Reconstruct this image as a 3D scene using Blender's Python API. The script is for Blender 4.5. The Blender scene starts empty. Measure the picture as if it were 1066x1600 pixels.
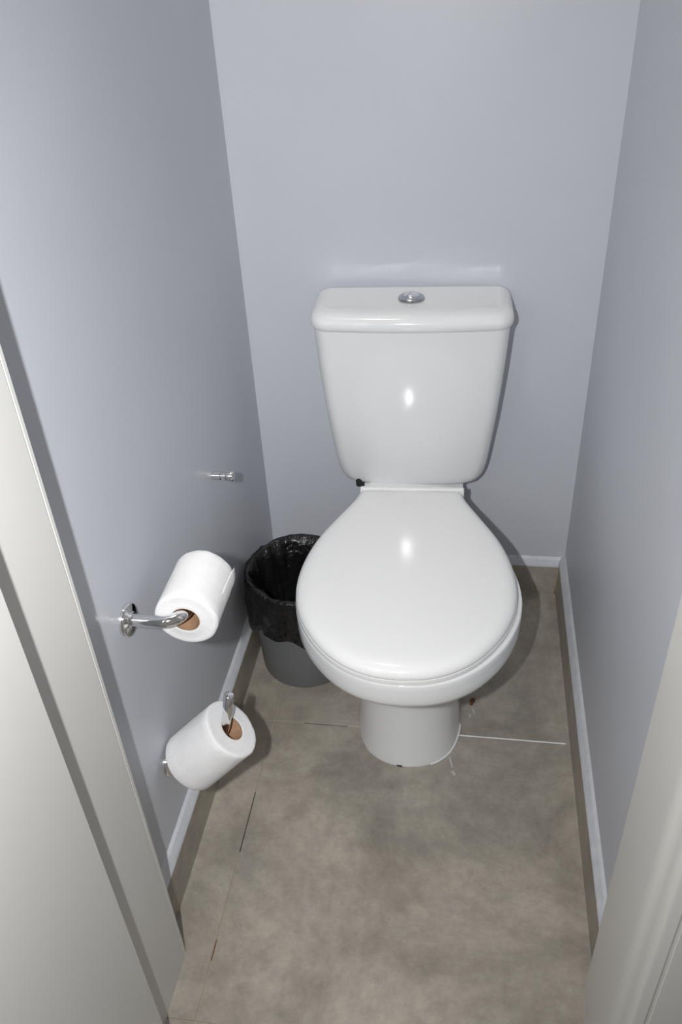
import bpy, bmesh, math, random
from mathutils import Vector, Matrix, noise
random.seed(7)
S = bpy.context.scene
COL = S.collection

# ------------------------------------------------------------------ camera
F_PX = 1302.72
cam_d = bpy.data.cameras.new('camera')
cam_d.sensor_fit = 'HORIZONTAL'; cam_d.sensor_width = 36.0
cam_d.lens = F_PX / 1066.0 * 36.0
cam_d.clip_start = 0.01
cam = bpy.data.objects.new('camera', cam_d); COL.objects.link(cam)
RW = ((0.98881866, 0.04230185, -0.14300041),
      (0.14097716, -0.57771327, 0.80397360),
      (-0.04860019, -0.81514185, -0.57721575))      # world = RW @ (right, down, forward)
M = Matrix.Identity(4)
for r in range(3):
    M[r][0] = RW[r][0]; M[r][1] = -RW[r][1]; M[r][2] = -RW[r][2]
M.translation = Vector((0, 0, 1.40))
cam.matrix_world = M
S.camera = cam

# ------------------------------------------------------------------ light
w = bpy.data.worlds.new('world'); S.world = w; w.use_nodes = True
w.node_tree.nodes['Background'].inputs[0].default_value = (1.0, 0.97, 0.92, 1)
w.node_tree.nodes['Background'].inputs[1].default_value = 0.22

fl_d = bpy.data.lights.new('camera_flash', 'AREA')      # the camera's own flash, left of the lens
fl_d.shape = 'RECTANGLE'; fl_d.size = 0.018; fl_d.size_y = 0.036
fl_d.energy = 9.5; fl_d.spread = math.radians(125); fl_d.color = (0.985, 0.99, 1.0)
fl = bpy.data.objects.new('camera_flash', fl_d); COL.objects.link(fl)
FLASH = Vector((-0.122, -0.02, 1.435))
fl.matrix_world = Matrix.Translation(FLASH) @ Matrix.Rotation(math.radians(13), 4, 'Z') @ M.to_3x3().to_4x4()

LAMP_E = 38.0                                            # ceiling lamp diffuser emission

v = S.view_settings
v.view_transform = 'Standard'; v.look = 'None'; v.gamma = 1.0; v.use_curve_mapping = False
v.exposure = 0.0
try:
    S.cycles.use_denoising = True
    S.cycles.caustics_reflective = True
    S.cycles.sample_clamp_indirect = 0.0
    S.cycles.blur_glossy = 0.0
    S.cycles.max_bounces = 10
except Exception:
    pass

# ------------------------------------------------------------------ materials
def mat(name, col, rough=0.5, metal=0.0, spec=0.5, coat=0.0, coat_rough=0.05, sub=0.0):
    m = bpy.data.materials.new(name); m.use_nodes = True
    b = m.node_tree.nodes['Principled BSDF']
    b.inputs['Base Color'].default_value = (*col, 1)
    b.inputs['Roughness'].default_value = rough
    b.inputs['Metallic'].default_value = metal
    b.inputs['Specular IOR Level'].default_value = spec
    b.inputs['Coat Weight'].default_value = coat
    b.inputs['Coat Roughness'].default_value = coat_rough
    if sub:
        b.inputs['Subsurface Weight'].default_value = sub
        b.inputs['Subsurface Radius'].default_value = (0.004, 0.004, 0.003)
    return m

def nd(m, t, **kw):
    n = m.node_tree.nodes.new(t)
    for k, val in kw.items():
        if k in n.inputs: n.inputs[k].default_value = val
        else: setattr(n, k, val)
    return n

def lk(m, a, ao, b, bi): m.node_tree.links.new(a.outputs[ao], b.inputs[bi])

def add_noise(m, scale, c0, c1, lo=0.35, hi=0.65, detail=6, bump=0.0, bscale=None, bdist=0.002, stretch=None, rough_var=None):
    b = m.node_tree.nodes['Principled BSDF']
    tc = nd(m, 'ShaderNodeTexCoord')
    src = (tc, 'Object')
    if stretch:
        mp = nd(m, 'ShaderNodeMapping'); mp.inputs['Scale'].default_value = stretch
        lk(m, tc, 'Object', mp, 'Vector'); src = (mp, 'Vector')
    n = nd(m, 'ShaderNodeTexNoise', Scale=scale, Detail=detail, Roughness=0.6)
    lk(m, src[0], src[1], n, 'Vector')
    cr = nd(m, 'ShaderNodeValToRGB')
    cr.color_ramp.elements[0].position = lo; cr.color_ramp.elements[0].color = (*c0, 1)
    cr.color_ramp.elements[1].position = hi; cr.color_ramp.elements[1].color = (*c1, 1)
    lk(m, n, 'Fac', cr, 'Fac'); lk(m, cr, 'Color', b, 'Base Color')
    if rough_var:
        mr = nd(m, 'ShaderNodeMapRange'); mr.inputs['To Min'].default_value = rough_var[0]; mr.inputs['To Max'].default_value = rough_var[1]
        lk(m, n, 'Fac', mr, 'Value'); lk(m, mr, 'Result', b, 'Roughness')
    if bump:
        n2 = nd(m, 'ShaderNodeTexNoise', Scale=bscale or scale * 8, Detail=4)
        lk(m, src[0], src[1], n2, 'Vector')
        bp = nd(m, 'ShaderNodeBump', Strength=bump, Distance=bdist)
        lk(m, n2, 'Fac', bp, 'Height'); lk(m, bp, 'Normal', b, 'Normal')
    return cr

WALL = mat('blue_grey_satin_paint', (0.5, 0.52, 0.56), 0.42, spec=0.45)
add_noise(WALL, 3.0, (0.485, 0.504, 0.548), (0.510, 0.530, 0.575), 0.3, 0.7, bump=0.06, bscale=90, bdist=0.002)
WHITEP = mat('pale_blue_gloss_paint', (0.54, 0.56, 0.60), 0.35)
add_noise(WHITEP, 40, (0.50, 0.52, 0.56), (0.59, 0.61, 0.65), 0.3, 0.7, bump=0.2, bscale=120, bdist=0.001)
CEIL = mat('ceiling_white', (0.75, 0.75, 0.75), 0.8)
PORC = mat('white_porcelain', (0.690, 0.697, 0.700), 0.08, spec=0.47)
LIDM = mat('white_seat_plastic', (0.715, 0.718, 0.715), 0.13, spec=0.4)
CHROME = mat('chrome', (0.80, 0.80, 0.80), 0.07, metal=1.0)
PAPER = mat('tissue_paper', (0.80, 0.797, 0.795), 0.95, spec=0.1, sub=0.1)
add_noise(PAPER, 60, (0.70, 0.698, 0.697), (0.735, 0.733, 0.732), 0.3, 0.7, bump=0.35, bscale=260, bdist=0.0012)
CARD = mat('cardboard', (0.36, 0.22, 0.13), 0.9, spec=0.15)
add_noise(CARD, 80, (0.32, 0.19, 0.11), (0.40, 0.25, 0.15))
GREYPL = mat('grey_bin_plastic', (0.125, 0.130, 0.133), 0.42)
BAG = mat('black_bag_film', (0.006, 0.006, 0.006), 0.24, spec=0.35)
add_noise(BAG, 20, (0.005, 0.005, 0.005), (0.009, 0.009, 0.009), bump=0.9, bscale=38, bdist=0.010)
RUBBER = mat('dark_rubber', (0.03, 0.03, 0.035), 0.6)
GROUT = mat('beige_grout', (0.34, 0.29, 0.22), 0.9)
GROUTW = mat('white_grout', (0.72, 0.72, 0.72), 0.8)
GROUTD = mat('dark_grout', (0.06, 0.05, 0.045), 0.9)
FRAME = mat('greige_laminate', (0.58, 0.57, 0.53), 0.38, spec=0.4)
add_noise(FRAME, 2.0, (0.560, 0.553, 0.530), (0.585, 0.578, 0.555), 0.3, 0.7, stretch=(1, 1, 0.2))
SMEAR = mat('dried_grout_smear', (0.42, 0.42, 0.41), 0.8)
SEAL = mat('silicone', (0.7, 0.71, 0.72), 0.4)
BROWN = mat('rusty_brown', (0.16, 0.055, 0.012), 0.7)
add_noise(BROWN, 120, (0.05, 0.02, 0.008), (0.22, 0.085, 0.02))
BRASS = mat('aged_brass', (0.50, 0.40, 0.16), 0.4, metal=0.7)

SATIN = mat('satin_chrome', (0.50, 0.52, 0.53), 0.18, metal=1.0)
TILE = mat('taupe_stone_tile', (0.26, 0.24, 0.20), 0.40, spec=0.6)
def tile_nodes(m):
    b = m.node_tree.nodes['Principled BSDF']
    tc = nd(m, 'ShaderNodeTexCoord'); geo = nd(m, 'ShaderNodeNewGeometry')
    n1 = nd(m, 'ShaderNodeTexNoise', Scale=3.4, Detail=9, Roughness=0.68, Distortion=0.6)
    n2 = nd(m, 'ShaderNodeTexNoise', Scale=26, Detail=10, Roughness=0.82)
    n3 = nd(m, 'ShaderNodeTexNoise', Scale=7, Detail=3)
    for n in (n1, n2, n3): lk(m, geo, 'Position', n, 'Vector')
    r1 = nd(m, 'ShaderNodeValToRGB')
    e = r1.color_ramp.elements
    e[0].position = 0.36; e[0].color = (0.205, 0.182, 0.154, 1)
    e[1].position = 0.64; e[1].color = (0.362, 0.328, 0.280, 1)
    r2 = nd(m, 'ShaderNodeValToRGB')
    e = r2.color_ramp.elements
    e[0].position = 0.38; e[0].color = (0.41, 0.41, 0.41, 1)
    e[1].position = 0.70; e[1].color = (0.68, 0.68, 0.66, 1)
    lk(m, n1, 'Fac', r1, 'Fac'); lk(m, n2, 'Fac', r2, 'Fac')
    mx = nd(m, 'ShaderNodeMix', data_type='RGBA', blend_type='OVERLAY'); mx.inputs['Factor'].default_value = 0.75
    m.node_tree.links.new(r1.outputs['Color'], mx.inputs[6]); m.node_tree.links.new(r2.outputs['Color'], mx.inputs[7])
    m.node_tree.links.new(mx.outputs[2], b.inputs['Base Color'])
    bp = nd(m, 'ShaderNodeBump', Strength=0.08, Distance=0.002)
    lk(m, n2, 'Fac', bp, 'Height'); lk(m, bp, 'Normal', b, 'Normal')
tile_nodes(TILE)

LAMPM = bpy.data.materials.new('lamp_diffuser'); LAMPM.use_nodes = True
_b = LAMPM.node_tree.nodes['Principled BSDF']
_b.inputs['Base Color'].default_value = (0.9, 0.9, 0.9, 1)
_b.inputs['Emission Color'].default_value = (1.0, 0.93, 0.84, 1); _b.inputs['Emission Strength'].default_value = LAMP_E

# ------------------------------------------------------------------ helpers
def link(name, me, material, parent=None, smooth=False, angle=None):
    o = bpy.data.objects.new(name, me); COL.objects.link(o)
    if material: me.materials.append(material)
    if parent: o.parent = parent
    if smooth:
        for p in me.polygons: p.use_smooth = True
        if angle:
            try: me.set_sharp_from_angle(angle=math.radians(angle))
            except Exception: pass
    return o

def bm_obj(name, bm, material, parent=None, smooth=False, angle=None):
    bmesh.ops.recalc_face_normals(bm, faces=bm.faces[:])
    me = bpy.data.meshes.new(name); bm.to_mesh(me); bm.free()
    return link(name, me, material, parent, smooth, angle)

def box_bm(x0, x1, y0, y1, z0, z1, bm=None, bevel=0.0, seg=2):
    own = bm is None
    bm = bm or bmesh.new()
    r = bmesh.ops.create_cube(bm, size=1.0)
    for vv in r['verts']:
        vv.co = Vector(((x0 + x1) / 2 + vv.co.x * (x1 - x0), (y0 + y1) / 2 + vv.co.y * (y1 - y0), (z0 + z1) / 2 + vv.co.z * (z1 - z0)))
    if bevel:
        es = list({e for vv in r['verts'] for e in vv.link_edges})
        bmesh.ops.bevel(bm, geom=es, offset=bevel, segments=seg, affect='EDGES', profile=0.5)
    return bm

def prism_bm(poly, z0, z1, bm=None):
    bm = bm or bmesh.new()
    a = [bm.verts.new((x, y, z0)) for x, y in poly]; b = [bm.verts.new((x, y, z1)) for x, y in poly]
    n = len(poly)
    for i in range(n): bm.faces.new((a[i], a[(i + 1) % n], b[(i + 1) % n], b[i]))
    bm.faces.new(a[::-1]); bm.faces.new(b)
    return bm

def loft_bm(rings, cap0=True, cap1=True, closed=True, bm=None):
    bm = bm or bmesh.new()
    V = [[bm.verts.new(p) for p in r] for r in rings]
    n = len(rings[0])
    for i in range(len(V) - 1):
        for j in range(n if closed else n - 1):
            k = (j + 1) % n
            bm.faces.new((V[i][j], V[i][k], V[i + 1][k], V[i + 1][j]))
    if cap0: bm.faces.new(V[0][::-1])
    if cap1: bm.faces.new(V[-1])
    return bm

def catmull(pts, sub=8):
    out = []
    n = len(pts)
    for i in range(n - 1):
        p0 = pts[max(i - 1, 0)]; p1 = pts[i]; p2 = pts[i + 1]; p3 = pts[min(i + 2, n - 1)]
        for s in range(sub):
            t = s / sub
            out.append(tuple(0.5 * ((2 * p1[k]) + (-p0[k] + p2[k]) * t + (2 * p0[k] - 5 * p1[k] + 4 * p2[k] - p3[k]) * t * t + (-p0[k] + 3 * p1[k] - 3 * p2[k] + p3[k]) * t ** 3) for k in range(len(p1))))
    out.append(tuple(pts[-1]))
    return out

def resample(pts, n):
    d = [0.0]
    for i in range(1, len(pts)): d.append(d[-1] + math.dist(pts[i], pts[i - 1]))
    out = []; j = 0
    for i in range(n):
        t = d[-1] * i / (n - 1)
        while j < len(d) - 2 and d[j + 1] < t: j += 1
        u = (t - d[j]) / max(d[j + 1] - d[j], 1e-12)
        out.append(tuple(pts[j][k] + (pts[j + 1][k] - pts[j][k]) * u for k in range(len(pts[0]))))
    return out

def outline(half, n=48, smooth=True):
    """half: (x,y) from the front centre to the back centre; returns a closed, mirrored ring of 2n-2 points"""
    h = resample(catmull(half) if smooth else half, n)
    return h + [(-x, y) for x, y in h[-2:0:-1]]

def inset_scale(ring, c, sx, sy): return [(c[0] + (x - c[0]) * sx, c[1] + (y - c[1]) * sy) for x, y in ring]

def offset_ring(ring, d):
    n = len(ring); out = []
    for i in range(n):
        a = ring[i - 1]; b = ring[(i + 1) % n]
        tx, ty = b[0] - a[0], b[1] - a[1]; L = math.hypot(tx, ty) or 1
        out.append((ring[i][0] + ty / L * d, ring[i][1] - tx / L * d))
    return out

def at_z(ring, z): return [(x, y, z) for x, y in ring]

def tube_bm(path, radius, n=20, bm=None, cap=True):
    bm = bm or bmesh.new()
    P = [Vector(p) for p in path]
    rings = []; up = None
    for i, p in enumerate(P):
        t = (P[min(i + 1, len(P) - 1)] - P[max(i - 1, 0)]).normalized()
        if up is None:
            up = t.orthogonal().normalized()
        up = (up - t * up.dot(t)).normalized()
        s = t.cross(up)
        r = radius[i] if isinstance(radius, (list, tuple)) else radius
        rings.append([p + (up * math.cos(a) + s * math.sin(a)) * r for a in [2 * math.pi * k / n for k in range(n)]])
    return loft_bm(rings, cap, cap, bm=bm)

def lathe_bm(prof, n=64, cap0=False, cap1=False, fn=None, bm=None):
    rings = []
    for r, z in prof:
        ring = []
        for k in range(n):
            a = 2 * math.pi * k / n
            rr, zz = (r, z) if fn is None else fn(r, z, a)
            ring.append((rr * math.cos(a), rr * math.sin(a), zz))
        rings.append(ring)
    return loft_bm(rings, cap0, cap1, bm=bm)

def axis_matrix(loc, axis):
    return Matrix.Translation(Vector(loc)) @ Vector((0, 0, 1)).rotation_difference(Vector(axis).normalized()).to_matrix().to_4x4()

def tag(o, label, cat=None, group=None, kind=None):
    if label: o['label'] = label
    if cat: o['category'] = cat
    if group: o['group'] = group
    if kind: o['kind'] = kind
    return o

def empty(name, loc=(0, 0, 0), rz=0.0):
    o = bpy.data.objects.new(name, None); COL.objects.link(o)
    o.location = loc; o.rotation_euler = (0, 0, rz); o.empty_display_size = 0.05
    return o

def struct(o, label=None): return tag(o, label, kind='structure')

# ------------------------------------------------------------------ the room
XL, XR, YB = -0.474, 0.2546, 1.652
YF = 0.664           # where the left wall meets the door frame
HC = 2.50
T = 0.10
struct(bm_obj('wall_left', box_bm(XL - T, XL, YF, YB + T, -0.02, HC), WALL), 'blue grey painted wall on the left with the two paper holders')
struct(bm_obj('wall_right', box_bm(XR, XR + T, 0.679, YB + T, -0.02, HC), WALL), 'blue grey painted wall on the right of the toilet')
struct(bm_obj('wall_back', box_bm(XL, XR, YB, YB + T, -0.02, HC), WALL), 'blue grey painted wall behind the toilet tank')
struct(bm_obj('ceiling', box_bm(XL - T, XR + T, 0.5, YB + T, HC, HC + 0.05), CEIL), 'white ceiling of the toilet room')

# floor: slab with grout, tiles laid on it
fl_o = struct(bm_obj('floor', box_bm(-1.0, 0.85, -0.10, YB, -0.06, -0.0016), GROUT), 'taupe stone tiled floor')
GX, GY0, GY1, G = -0.381, 0.559, 1.1676, 0.0010
tiles = [(XL, GX, GY1, YB), (GX, XR, GY1, YB), (XL - 0.06, GX, GY0, GY1), (GX, XR + 0.0, GY0, GY1),
         (-1.0, GX, -0.05, GY0), (GX, 0.228, -0.05, GY0), (0.228, 0.85, -0.05, GY0)]
for x0, x1, y0, y1 in tiles:
    bm_obj('tile', box_bm(x0 + G, x1 - G, y0 + G, y1 - G, -0.012, 0.0, bevel=0.0005, seg=1), TILE, fl_o)
def strip(name, x0, x1, y0, y1, m, z=-0.0002):
    return bm_obj(name, box_bm(x0, x1, y0, y1, -0.0016, z), m, fl_o)
strip('grout_line', 0.0, 0.232, GY1 - 0.0016, GY1 + 0.0016, GROUTW, 0.0002)
strip('grout_line', -0.315, -0.222, GY1 - 0.001, GY1 + 0.001, GROUTD, -0.0004)
strip('grout_line', GX - 0.001, GX + 0.001, 0.855, 0.985, GROUTD, -0.0004)
strip('grout_line', GX - 0.001, GX + 0.001, 0.655, 0.69, BROWN, -0.0004)

# tile skirting with a painted plaster fillet on top
SK, SH, SF = 0.014, 0.094, 0.118
def skirting(name, poly, fil, label):
    o = struct(bm_obj(name, poly, TILE), label)
    f = bm_obj('plaster_fillet', fil, WHITEP, o); f['label'] = 'pale painted plaster slope along the top of the skirting'
    return o
def wedge(axis, wall, out, a, b):
    """plaster slope: triangle between the tile's top front edge and the wall, run from a to b"""
    bm = bmesh.new()
    sec = [(wall, SH), (out, SH), (out - (out - wall) * 0.12, SH + 0.004), (wall + (out - wall) * 0.35, SF - 0.006), (wall, SF)]
    n = 24; rings = []
    for i in range(n + 1):
        t = a + (b - a) * i / n
        w_ = 0.0015 * noise.noise(Vector((t * 9, wall * 10, 3)))
        ring = []
        for k, (c, z) in enumerate(sec):
            z2 = z + (w_ if k in (1, 2, 4) else 0) * (1.5 if k == 4 else 0.6)
            if k == 0: z2 = SH - 0.003
            if k == 1: z2 = min(z2, SH) - 0.0015
            ring.append((c, t, z2) if axis == 'y' else (t, c, z2))
        rings.append(ring)
    return loft_bm(rings, bm=bm)
skirting('baseboard_left', box_bm(XL, XL + SK, YF, YB, 0.0, SH), wedge('y', XL, XL + SK, YF, YB), 'taupe tile skirting along the left wall')
skirting('baseboard_right', box_bm(XR - SK, XR, 0.679, YB, 0.0, SH), wedge('y', XR, XR - SK, 0.679, YB), 'taupe tile skirting along the right wall')
SH, SF = 0.083, 0.106
bb = skirting('baseboard_back', box_bm(XL + SK, XR - SK, YB - SK + 0.002, YB, 0.0, SH), wedge('x', YB, YB - SK + 0.002, XL + SK * 0.6, XR - SK * 0.6), 'taupe tile skirting along the back wall behind the toilet')
bm_obj('corner_grout', tube_bm([(XR - SK - 0.0005, YB - SK + 0.0015, 0.0), (XR - SK - 0.001, YB - SK + 0.001, 0.03), (XR - SK - 0.0005, YB - SK + 0.0015, SH - 0.004)], [0.0032, 0.0016, 0.0014], 8), GROUT, bb, True)

# ------------------------------------------------------------------ door frame and door
HD = 2.06
# left jamb: face c, a thin groove and an edge bead next to the wall
CX = -0.4274
tl = struct(bm_obj('trim_1', prism_bm([(XL - 0.06, 0.5085), (CX - 0.001, 0.5085), (CX, 0.5095), (CX, 0.6555), (CX - 0.002, 0.6555), (CX - 0.002, 0.6575), (XL - 0.06, 0.6575)], 0.0, HD), FRAME), 'greige left door jamb with a rebate for the door')
bm_obj('edge_bead', prism_bm([(XL - 0.06, 0.6572), (CX - 0.0022, 0.6572), (CX, 0.6580), (CX, 0.6635), (CX - 0.0008, 0.664), (XL - 0.06, 0.664)], 0.0, HD), FRAME, tl)
# right jamb with a stepped, rounded rebate
RX = 0.224
def arc(cx, cy, r, a0, a1, n=8): return [(cx + r * math.cos(math.radians(a0 + (a1 - a0) * i / n)), cy + r * math.sin(math.radians(a0 + (a1 - a0) * i / n))) for i in range(n + 1)]
pr = [(0.34, 0.679), (RX + 0.0005, 0.679), (RX, 0.6785)]
pr += catmull([(RX, 0.572), (RX + 0.0006, 0.560), (RX + 0.0026, 0.552), (RX + 0.0055, 0.546), (RX + 0.0078, 0.539), (RX + 0.0088, 0.531), (RX + 0.0110, 0.5245), (RX + 0.0155, 0.5205), (RX + 0.0265, 0.5195)], 5)
pr += [(RX + 0.0275, 0.5200), (RX + 0.0275, 0.5215), (0.34, 0.5215)]
tr = struct(bm_obj('trim_2', prism_bm(pr, 0.0, HD), FRAME, smooth=True, angle=30), 'greige right door jamb with two rounded edges')
bm_obj('architrave', box_bm(RX + 0.0287, 0.34, 0.5120, 0.5210, 0.0, HD, bevel=0.001, seg=1), FRAME, tr)
struct(bm_obj('trim_3', box_bm(XL - 0.06, 0.34, 0.512, 0.664, HD, HD + 0.06), FRAME), 'greige head of the door frame')
struct(bm_obj('wall_front', box_bm(-1.0, XL - 0.06, 0.52, YF, -0.02, HC), WALL), 'wall beside the doorway, left')
wf = struct(bm_obj('wall_front_right', box_bm(0.34, 0.95, 0.52, 0.679, -0.02, HC), WALL), 'wall beside the doorway, right')
struct(bm_obj('wall_lintel', box_bm(XL - 0.06, 0.34, 0.52, 0.664, HD + 0.06, HC), WALL), 'wall above the doorway')
dr = struct(bm_obj('door_1', box_bm(-0.432, -0.396, -0.29, 0.5065, 0.008, 2.04, bevel=0.0012, seg=2), FRAME), 'greige door leaf standing open at the left')
bm_obj('hinge', box_bm(-0.4250, -0.4225, 0.498, 0.5088, 0.20, 0.29), BRASS, dr)

# ------------------------------------------------------------------ ceiling lamp (out of view, lights the room)
lp = empty('ceiling_lamp', (-0.34, 1.22, HC)); tag(lp, 'round white ceiling lamp above the toilet, out of view', 'lamp')
bm_obj('housing', lathe_bm([(0.0, 0.0), (0.125, 0.0), (0.125, -0.022), (0.112, -0.026), (0.112, -0.018), (0.0, -0.018)], 48), CEIL, lp, True, 40)
bm_obj('diffuser', lathe_bm([(0.111, -0.019), (0.108, -0.028), (0.08, -0.034), (0.0, -0.036)], 48), LAMPM, lp, True)

# ------------------------------------------------------------------ toilet
TO = empty('toilet', (-0.112, 1.645, 0.0), math.radians(2.5))
tag(TO, 'white close coupled toilet with its lid down against the back wall', 'toilet')
NB = 60
ped = [(0, -0.569), (0.030, -0.565), (0.060, -0.552), (0.085, -0.527), (0.101, -0.490), (0.108, -0.445), (0.108, -0.36), (0.100, -0.28), (0.094, -0.18), (0.090, -0.10), (0.075, -0.085), (0, -0.085)]
ped2 = [(x * 0.955, y + 0.008 if y < -0.3 else y) for x, y in ped]
lidh = [(0, -0.717), (0.045, -0.712), (0.088, -0.695), (0.128, -0.664), (0.165, -0.615), (0.189, -0.562), (0.199, -0.51), (0.1985, -0.455), (0.189, -0.40), (0.172, -0.345), (0.145, -0.285), (0.117, -0.225), (0.108, -0.197)]
rimh = [(0, -0.718), (0.046, -0.713), (0.090, -0.696), (0.131, -0.665), (0.169, -0.617), (0.194, -0.562), (0.2045, -0.51), (0.2035, -0.455), (0.192, -0.40), (0.173, -0.345), (0.144, -0.285), (0.116, -0.225), (0.107, -0.19), (0.108, -0.12), (0.108, -0.03), (0.095, -0.018), (0, -0.018)]
A = outline(ped, NB); A2 = outline(ped2, NB); B = outline(rimh, NB)
def mixr(p, q, t): return [(a[0] + (b[0] - a[0]) * t, a[1] + (b[1] - a[1]) * t) for a, b in zip(p, q)]
secs = [(0.0, A, 0), (0.006, A, 0), (0.02, mixr(A, A2, 0.35), 0), (0.06, mixr(A, A2, 0.8), 0), (0.12, A2, 0), (0.18, A2, 0.02), (0.22, A2, 0.07), (0.25, A2, 0.15), (0.275, A2, 0.28), (0.295, A2, 0.45), (0.312, A2, 0.66), (0.325, A2, 0.83), (0.334, A2, 0.925), (0.342, A2, 0.975), (0.352, A2, 0.998), (0.365, A2, 1.0), (0.380, A2, 1.0), (0.3905, A2, 0.999)]
rings = [at_z(mixr(r, B, t), z) for z, r, t in secs]
Bi = B
for d, z in ((-0.001, 0.3930), (-0.003, 0.3945), (-0.012, 0.3950)):
    rings.append(at_z(offset_ring(mixr(A2, B, 0.999), d), z))
rings = [[(x, y, min(z, 0.3790 + max(0.0, min(1.0, (-0.135 - y) / 0.02)) * 0.02)) for x, y, z in r] for r in rings]
bowl = bm_obj('bowl', loft_bm(rings), PORC, TO, True, 60)
# seat
LC = (-0.004, -0.455)
so2 = outline(lidh + [(0.106, -0.190), (0.098, -0.187), (0.05, -0.186), (0, -0.186)], NB)
so2 = [(x - 0.004, y) for x, y in so2]
def inset(d): return [(LC[0] + (x - LC[0]) * (1 + d / 0.199), LC[1] + (y - LC[1]) * (1 + d / 0.265)) for x, y in so2]
bm_obj('seat', loft_bm([at_z(inset(d), z) for d, z in ((-0.020, 0.3952), (-0.001, 0.3952), (0.0005, 0.3960), (0.0008, 0.400), (0.0002, 0.4046), (-0.001, 0.4052), (-0.02, 0.4055))]), LIDM, TO, True, 50)
# lid: shallow dome with a rolled edge
lr = [at_z(inset(d), z) for d, z in ((-0.016, 0.4060), (-0.003, 0.4058), (-0.0005, 0.4063), (0.0, 0.4080), (-0.0004, 0.4115), (-0.0018, 0.4150), (-0.0042, 0.4184), (-0.0075, 0.4213), (-0.0115, 0.4236), (-0.017, 0.4255), (-0.024, 0.4267), (-0.034, 0.4274))]
for d, dz in ((-0.05, 0.0007), (-0.075, 0.0015), (-0.1, 0.0021), (-0.13, 0.0027), (-0.16, 0.0031), (-0.19, 0.0033)):
    lr.append(at_z(inset(d), 0.4274 + dz))
lid = bm_obj('lid', loft_bm(lr), LIDM, TO, True)
# hinge cover between the lid and the tank
hc = [(-0.1925, 0.3952), (-0.1925, 0.4190), (-0.1905, 0.4228), (-0.1870, 0.4240), (-0.1820, 0.4225), (-0.1700, 0.4130), (-0.1500, 0.3990), (-0.1360, 0.3915), (-0.1330, 0.3880), (-0.1330, 0.3795), (-0.1600, 0.3952)]
hcr = []
for x, k in ((-0.1105, 0.90), (-0.1095, 0.97), (-0.107, 1.0), (0.104, 1.0), (0.1065, 0.97), (0.1075, 0.90)):
    hcr.append([(x, -0.165 + (y + 0.165) * k, 0.3952 + (z - 0.3952) * k) for y, z in hc])
bm_obj('hinge_cover', loft_bm(hcr), LIDM, TO, True, 35)

# tank
def rrect(hw, yb, yf, rf, rb, bow=0.012, n=64):
    """half outline of the tank plan: front centre -> back centre"""
    pts = []
    nb = 14
    for i in range(nb + 1):                      # bowed front
        x = (hw - rf) * i / nb
        pts.append((x, yf + bow * (x / hw) ** 2))
    y0 = yf + bow * ((hw - rf) / hw) ** 2
    for i in range(1, 11):
        a = -90 + 90 * i / 10
        pts.append((hw - rf + rf * math.cos(math.radians(a)), y0 + rf + rf * math.sin(math.radians(a))))
    pts.append((hw, yb - rb))
    for i in range(1, 6):
        a = 90 * i / 5
        pts.append((hw - rb + rb * math.cos(math.radians(a)), yb - rb + rb * math.sin(math.radians(a))))
    pts.append((0, yb))
    return outline(pts, n, False)
def tank_w(z): return 0.1625 + (z - 0.43) / (0.757 - 0.43) * 0.0275 + 0.003 * math.sin(math.pi * (z - 0.43) / 0.327)
def tank_f(z): return -(0.126 + (z - 0.43) / 0.327 * 0.032 + 0.005 * math.sin(math.pi * max(0, (z - 0.43)) / 0.327))
trg = []
for z, ix, iy in ((0.3800, 0.045, 0.026), (0.3806, 0.034, 0.016), (0.3832, 0.020, 0.008), (0.390, 0.011, 0.004), (0.402, 0.005, 0.002), (0.418, 0.0015, 0.0006), (0.440, 0, 0)):
    trg.append(at_z(rrect(tank_w(z) - ix, -0.004 - iy * 0.3, tank_f(z) + iy, 0.030, 0.012), z))
for i in range(1, 13):
    z = 0.440 + (0.757 - 0.440) * i / 12
    trg.append(at_z(rrect(tank_w(z), -0.004, tank_f(z), 0.030, 0.012), z))
tank = bm_obj('tank', loft_bm(trg), PORC, TO, True, 50)
# tank lid: overhanging, with a rolled front
lg = []
for z, hw, yf, rf in ((0.7572, 0.172, -0.138, 0.03), (0.7568, 0.1900, -0.156, 0.034), (0.7572, 0.1925, -0.1590, 0.036), (0.7595, 0.1940, -0.1610, 0.037), (0.764, 0.1955, -0.1630, 0.038), (0.770, 0.1960, -0.1640, 0.039), (0.7765, 0.1950, -0.1625, 0.040), (0.782, 0.1925, -0.159, 0.040), (0.7865, 0.1885, -0.153, 0.040), (0.7895, 0.183, -0.145, 0.039), (0.791, 0.177, -0.136, 0.036), (0.7918, 0.172, -0.129, 0.02)):
    lg.append(at_z(rrect(hw, -0.001 - max(0, (0.196 - hw) * 0.25), yf, rf, 0.012 if hw > 0.18 else 0.01), z))
for hw, yf, yb, z in ((0.170, -0.120, -0.012, 0.7914), (0.168, -0.105, -0.024, 0.7908), (0.165, -0.088, -0.040, 0.7903), (0.162, -0.072, -0.056, 0.7901)):
    lg.append(at_z(rrect(hw, yb, yf, 0.006, 0.006, 0.004), z))      # the top is very slightly dished
tlid = bm_obj('tank_lid', loft_bm(lg), PORC, TO, True, 50)
tank.location.x = tlid.location.x = -0.005
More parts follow.
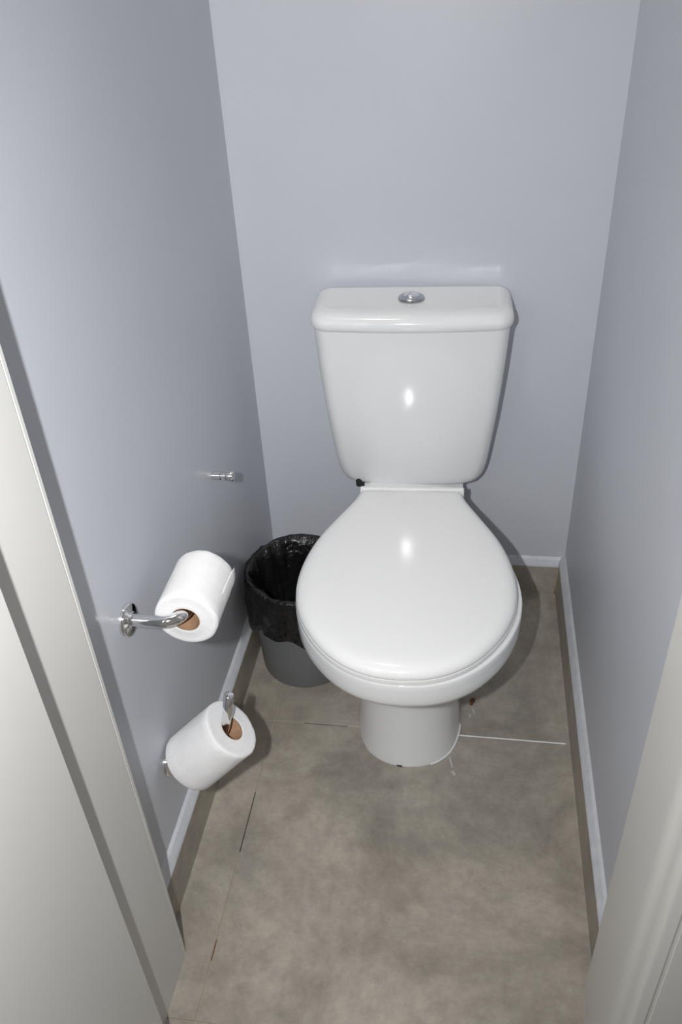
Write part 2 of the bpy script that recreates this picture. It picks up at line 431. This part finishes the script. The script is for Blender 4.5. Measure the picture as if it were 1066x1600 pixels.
# flush button: chrome ring and split dome
bx, by, bz = -0.001, -0.070, 0.7915
fb = bm_obj('flush_button', lathe_bm([(0.0205, 0.0), (0.0215, 0.0012), (0.0205, 0.0030), (0.0165, 0.0056), (0.0140, 0.0060), (0.0136, 0.0050)], 48), SATIN, tlid, True, 60); fb.scale = (1.22, 1.22, 1.22)
fb.location = (bx, by, bz)
for s in (-1, 1):
    bm = bmesh.new()
    prof = [(0.0134, 0.003), (0.0134, 0.0062), (0.0110, 0.0082), (0.006, 0.0094), (0.0008, 0.0098)]
    rg = []
    for r, z in prof:
        rg.append([(max(0.0004, r * math.cos(a)), r * math.sin(a), z) for a in [math.radians(-90 + 180 * k / 24) for k in range(25)]])
    bm = loft_bm(rg, False, False, closed=False)
    o = bm_obj('button_half', bm, CHROME, tlid, True, 50); o.scale = (1.22, 1.22, 1.22)
    o.location = (bx, by, bz); o.rotation_euler = (0, 0, math.radians(-35 + (180 if s < 0 else 0)))
# rubber washer and bolt under the tank
bm_obj('tank_bolt', lathe_bm([(0.0, 0.366), (0.009, 0.366), (0.010, 0.380), (0.013, 0.384), (0.013, 0.396), (0.006, 0.398), (0.006, 0.406), (0.0, 0.406)], 16), RUBBER, TO, True, 40).location = (-0.119, -0.10, 0.006)
# silicone bead at the foot, right hand front
hb = resample(catmull(ped), 200)
bead = [(x + 0.001, y - 0.001, 0.0012) for x, y in hb if x > 0.045 and y < -0.45]
bm_obj('sealant_bead', tube_bm(bead, 0.0017, 8), SEAL, TO, True)
# thin dark strip along the gap at the front left of the foot
bm_obj('foot_gap_strip', tube_bm([(-x - 0.0005, y - 0.0005, 0.0008) for x, y in hb if 0.008 < x < 0.022], 0.0022, 8), RUBBER, TO, True)

# ------------------------------------------------------------------ waste bin and bag
BX, BY = -0.3420, 1.366
bn = empty('waste_bin', (BX, BY, 0.0)); tag(bn, 'round grey plastic waste bin between the left wall and the toilet', 'waste bin')
bm_obj('bucket', lathe_bm([(0.0, 0.0), (0.096, 0.0), (0.1005, 0.002), (0.1025, 0.008), (0.1055, 0.08), (0.111, 0.19), (0.1135, 0.247), (0.1165, 0.249), (0.1170, 0.256), (0.1120, 0.257), (0.108, 0.19), (0.100, 0.012), (0.0, 0.010)], 72), GREYPL, bn, True, 40)
def bagfn(seed):
    def fn(r, z, a):
        n1 = noise.noise(Vector((math.cos(a) * 2.2, math.sin(a) * 2.2, z * 9 + seed)))
        n2 = noise.noise(Vector((math.cos(a) * 7, math.sin(a) * 7, z * 22 + seed)))
        n3 = noise.noise(Vector((math.cos(a) * 14, math.sin(a) * 14, z * 40 + seed * 2)))
        return r, z, n1, n2, n3
    return fn
prof = []
bag = []
# outside skirt (ragged hem), over the rim, then down inside
outp = [(0.1225, 0.150), (0.1235, 0.165), (0.1230, 0.185), (0.1225, 0.205), (0.1225, 0.225), (0.1220, 0.245), (0.1205, 0.260), (0.1165, 0.2645), (0.1105, 0.2620), (0.1040, 0.250), (0.0985, 0.230), (0.0945, 0.205), (0.0905, 0.175), (0.087, 0.14), (0.083, 0.10), (0.078, 0.06), (0.070, 0.03), (0.045, 0.022), (0.012, 0.021)]
rings = []
g = bagfn(3.1)
for i, (r, z) in enumerate(outp):
    ring = []
    for k in range(120):
        a = 2 * math.pi * k / 120
        _, _, n1, n2, n3 = g(r, z, a)
        rr, zz = r, z
        if i <= 6:
            hem = (6 - i) / 6
            zz += hem * (0.020 * math.sin(3 * a + 1.0) + 0.016 * n1 * 1.6 - 0.004)
            rr += max(0.0, 0.0045 * n2 + 0.003 * n3) + (0.004 * hem if abs(((a - math.radians(180)) + math.pi) % (2 * math.pi) - math.pi) < 0.6 else 0) * 0.3
        elif i >= 8:
            amp = min(1.0, (i - 7) / 3)
            rr -= amp * (0.006 + 0.008 * n2 + 0.006 * n3 + 0.006 * n1)
            zz += amp * 0.004 * n3
        if 4 <= i <= 10:
            zz += 0.0035 + abs(0.006 * n1) + 0.002 * n2; rr += 0.0015 * max(0.0, n3) * (1 if i <= 6 else -1)
        rr = max(rr, 0.002)
        x = rr * math.cos(a); y = rr * math.sin(a)
        ring.append((BX + max(x, -(BX - XL) + 0.0015) if zz > 0.11 else BX + x, BY + y, zz))
    rings.append(ring)
lb = bm_obj('bin_liner', loft_bm(rings, False, True), BAG, None, True)
tag(lb, 'crumpled black plastic bag folded over the rim of the grey bin', 'bin liner')

# ------------------------------------------------------------------ paper holders and rolls
def flange_at(parent, loc, r=0.0255):
    o = bm_obj('flange', lathe_bm([(0.0, 0.0), (r, 0.0), (r, 0.0035), (r * 0.93, 0.0062), (r * 0.55, 0.0078), (0.0125, 0.0085), (0.0120, 0.0115), (0.0, 0.0115)], 40), CHROME, parent, True, 35)
    o.matrix_basis = axis_matrix(loc, (1, 0, 0))
    return o

def quarter(c, u, w_, r, n=10): # from c - w_*r ... arc turning from direction u to direction w_
    c = Vector(c); u = Vector(u); w_ = Vector(w_)
    return [c + u * (r * math.sin(t)) - w_ * (r * math.cos(t)) for t in [math.pi / 2 * i / n for i in range(n + 1)]]

# upper holder
h1 = empty('paper_holder', (XL, 0.838, 0.590)); tag(h1, 'chrome toilet paper holder on the left wall, the upper one', 'paper holder', 'chrome paper holders on the left wall')
flange_at(h1, (0, 0, 0))
rb_ = 0.033; bxr = 0.083
path = [Vector((0.006, 0, 0)), Vector((0.02, 0, 0)), Vector((0.035, 0, 0))] + quarter((bxr - rb_, rb_, 0), (1, 0, 0), (0, 1, 0), rb_) + [Vector((bxr, 0.06, 0)), Vector((bxr, 0.09, 0)), Vector((bxr, 0.122, 0))]
bm_obj('arm', tube_bm(path, 0.0094, 24), CHROME, h1, True, 60)

# lower holder: turned so that its bar points up
h2 = empty('paper_holder', (XL, 0.850, 0.252)); tag(h2, 'chrome toilet paper holder near the skirting with its bar pointing up', 'paper holder', 'chrome paper holders on the left wall')
flange_at(h2, (0, 0, 0), 0.0235)
o2 = Vector((XL, 0.850, 0.252))
Bp = Vector((-0.3641, 0.8630, 0.3457)) - o2
dd = Vector((0.18, 0.08, 0.975)).normalized()
tip = Bp + dd * 0.068
low = Bp - dd * 0.012 - Vector((0.002, 0, 0.001))
p0, p1, p2 = Vector((0.030, 0.0, 0.0)), Vector((0.075, 0.004, 0.022)), low
bez = [p0 * (1 - t) ** 2 + p1 * 2 * t * (1 - t) + p2 * t * t for t in [i / 10 for i in range(11)]]
path = [Vector((0.006, 0, 0)), Vector((0.02, 0, 0))] + bez + [Bp, Bp + dd * 0.03, tip - dd * 0.001, tip]
bm_obj('arm', tube_bm(path, [0.0080] * (len(path) - 2) + [0.0080, 0.0070], 24), CHROME, h2, True, 60)

def paper_roll(name, loc, axis, r, L, label, seed, flap, spin=0.0):
    root = empty(name, (0, 0, 0)); root.matrix_world = axis_matrix(loc, axis) @ Matrix.Rotation(spin, 4, 'Z')
    tag(root, label, 'toilet roll', 'toilet paper rolls on the left wall')
    ri = 0.0215
    prof = [(ri, 0.0), (ri + 0.004, -0.0008), (r * 0.6, 0.0006), (r * 0.85, -0.0004), (r - 0.003, 0.0), (r - 0.001, 0.0010), (r, 0.0035)]
    prof += [(r, L * t) for t in (0.15, 0.3, 0.45, 0.6, 0.75, 0.88)]
    prof += [(r, L - 0.0035), (r - 0.001, L - 0.0010), (r - 0.003, L), (r * 0.85, L + 0.0004), (r * 0.6, L - 0.0006), (ri + 0.004, L + 0.0008), (ri, L)]
    def fn(rr, z, a):
        k = max(0.0, (rr - ri) / (r - ri))
        n = noise.noise(Vector((math.cos(a) * 1.3 + seed, math.sin(a) * 1.3, z * 8)))
        n2 = noise.noise(Vector((math.cos(a) * 5, math.sin(a) * 5 + seed, z * 45)))
        return rr + k * (0.0011 * n + 0.0005 * n2), z + 0.0006 * n2 * k
    bm_obj('paper', lathe_bm(prof, 96, fn=fn), PAPER, root, True, 50)
    bm_obj('core', lathe_bm([(ri, 0.0006), (ri, L * 0.5), (ri, L - 0.0006), (ri - 0.0012, L - 0.0004), (ri - 0.0012, L * 0.5), (ri - 0.0012, 0.0004), (ri, 0.0006)], 64), CARD, root, True, 50)
    # loose end of the last sheet, lifting a little off the roll
    bm = bmesh.new(); rows = []
    a0, a1, lift = flap
    for i in range(19):
        t = i / 18; a = math.radians(a0 + (a1 - a0) * t)
        row = []
        for j in range(15):
            s = j / 14
            tear = 0.0
            if i == 18: tear = math.radians(2.2) * noise.noise(Vector((j * 1.7, seed, 0)))
            rr = r + 0.0004 + lift * t ** 4 * (s ** 5 if seed < 5 else 1 - s) + 0.0008 * noise.noise(Vector((t * 4, s * 5, seed)))
            row.append((rr * math.cos(a + tear), rr * math.sin(a + tear), 0.002 + (L - 0.004) * s))
        rows.append(row)
    bm = loft_bm(rows, False, False, closed=False)
    o = bm_obj('loose_end', bm, PAPER, root, True)
    sm = o.modifiers.new('thick', 'SOLIDIFY'); sm.thickness = 0.0003
    return root

paper_roll('toilet_roll', (-0.392, 0.856, 0.580), (-0.005, 1, -0.004), 0.0470, 0.107, 'white toilet paper roll on the upper chrome holder, hanging level', 2.0, (60, -18, 0.0045), 0.0)
ax2 = Vector((0.70, 0.13, 0.70)).normalized()
paper_roll('toilet_roll', Vector((-0.395, 0.857, 0.297)) - ax2 * 0.0565, ax2, 0.0520, 0.113, 'white toilet paper roll tilted on the lower chrome holder near the floor', 7.0, (120, 60, 0.004), 0.0)

# ------------------------------------------------------------------ chrome stub on the left wall
st = empty('wall_hook', (XL, 1.287, 0.549)); tag(st, 'small chrome stub hook sticking out of the left wall above the paper rolls', 'hook')
o = bm_obj('shaft', lathe_bm([(0.0, 0.0), (0.0088, 0.0), (0.0088, 0.016), (0.0064, 0.0175), (0.0064, 0.0200), (0.0088, 0.0215), (0.0090, 0.0270), (0.0066, 0.0285), (0.0066, 0.0305), (0.0, 0.0305)], 28), CHROME, st, True, 35)
o.matrix_basis = axis_matrix((0, 0, 0), (1, 0, 0))
o = bm_obj('cap', lathe_bm([(0.0, 0.0300), (0.0088, 0.0300), (0.0094, 0.0320), (0.0094, 0.0400), (0.0080, 0.0420), (0.0, 0.0425)], 28), CHROME, st, True, 35)
o.matrix_basis = axis_matrix((0, 0, 0), (1, 0, 0))

# ------------------------------------------------------------------ marks and debris on the floor
def blob(name, x, y, rx, ry, rot, z0, z1, m, seed, parent=None, n=22):
    poly = []
    for k in range(n):
        a = 2 * math.pi * k / n
        s = 1 + 0.45 * noise.noise(Vector((math.cos(a) * 1.6, math.sin(a) * 1.6, seed)))
        px, py = rx * s * math.cos(a), ry * s * math.sin(a)
        poly.append((x + px * math.cos(rot) - py * math.sin(rot), y + px * math.sin(rot) + py * math.cos(rot)))
    return bm_obj(name, prism_bm(poly, z0, z1), m, parent)
sc = blob('rust_scrap', 0.0405, 1.262, 0.0055, 0.0105, -0.35, 0.0001, 0.0022, BROWN, 1.3)
tag(sc, 'small rusty brown scrap on the floor tile right of the toilet foot', 'scrap')
for i, (x, y, rx, ry, ro) in enumerate(((0.0435, 1.236, 0.002, 0.010, 0.3), (0.036, 1.222, 0.0022, 0.006, 0.0), (0.0, 1.098, 0.0024, 0.013, 0.25), (0.006, 1.072, 0.003, 0.007, 0.5), (-0.002, 1.125, 0.0014, 0.006, 0.1))):
    blob('grout_smear', x, y, rx, ry, ro, -0.0005, 0.00025, SMEAR, 4.0 + i, fl_o)
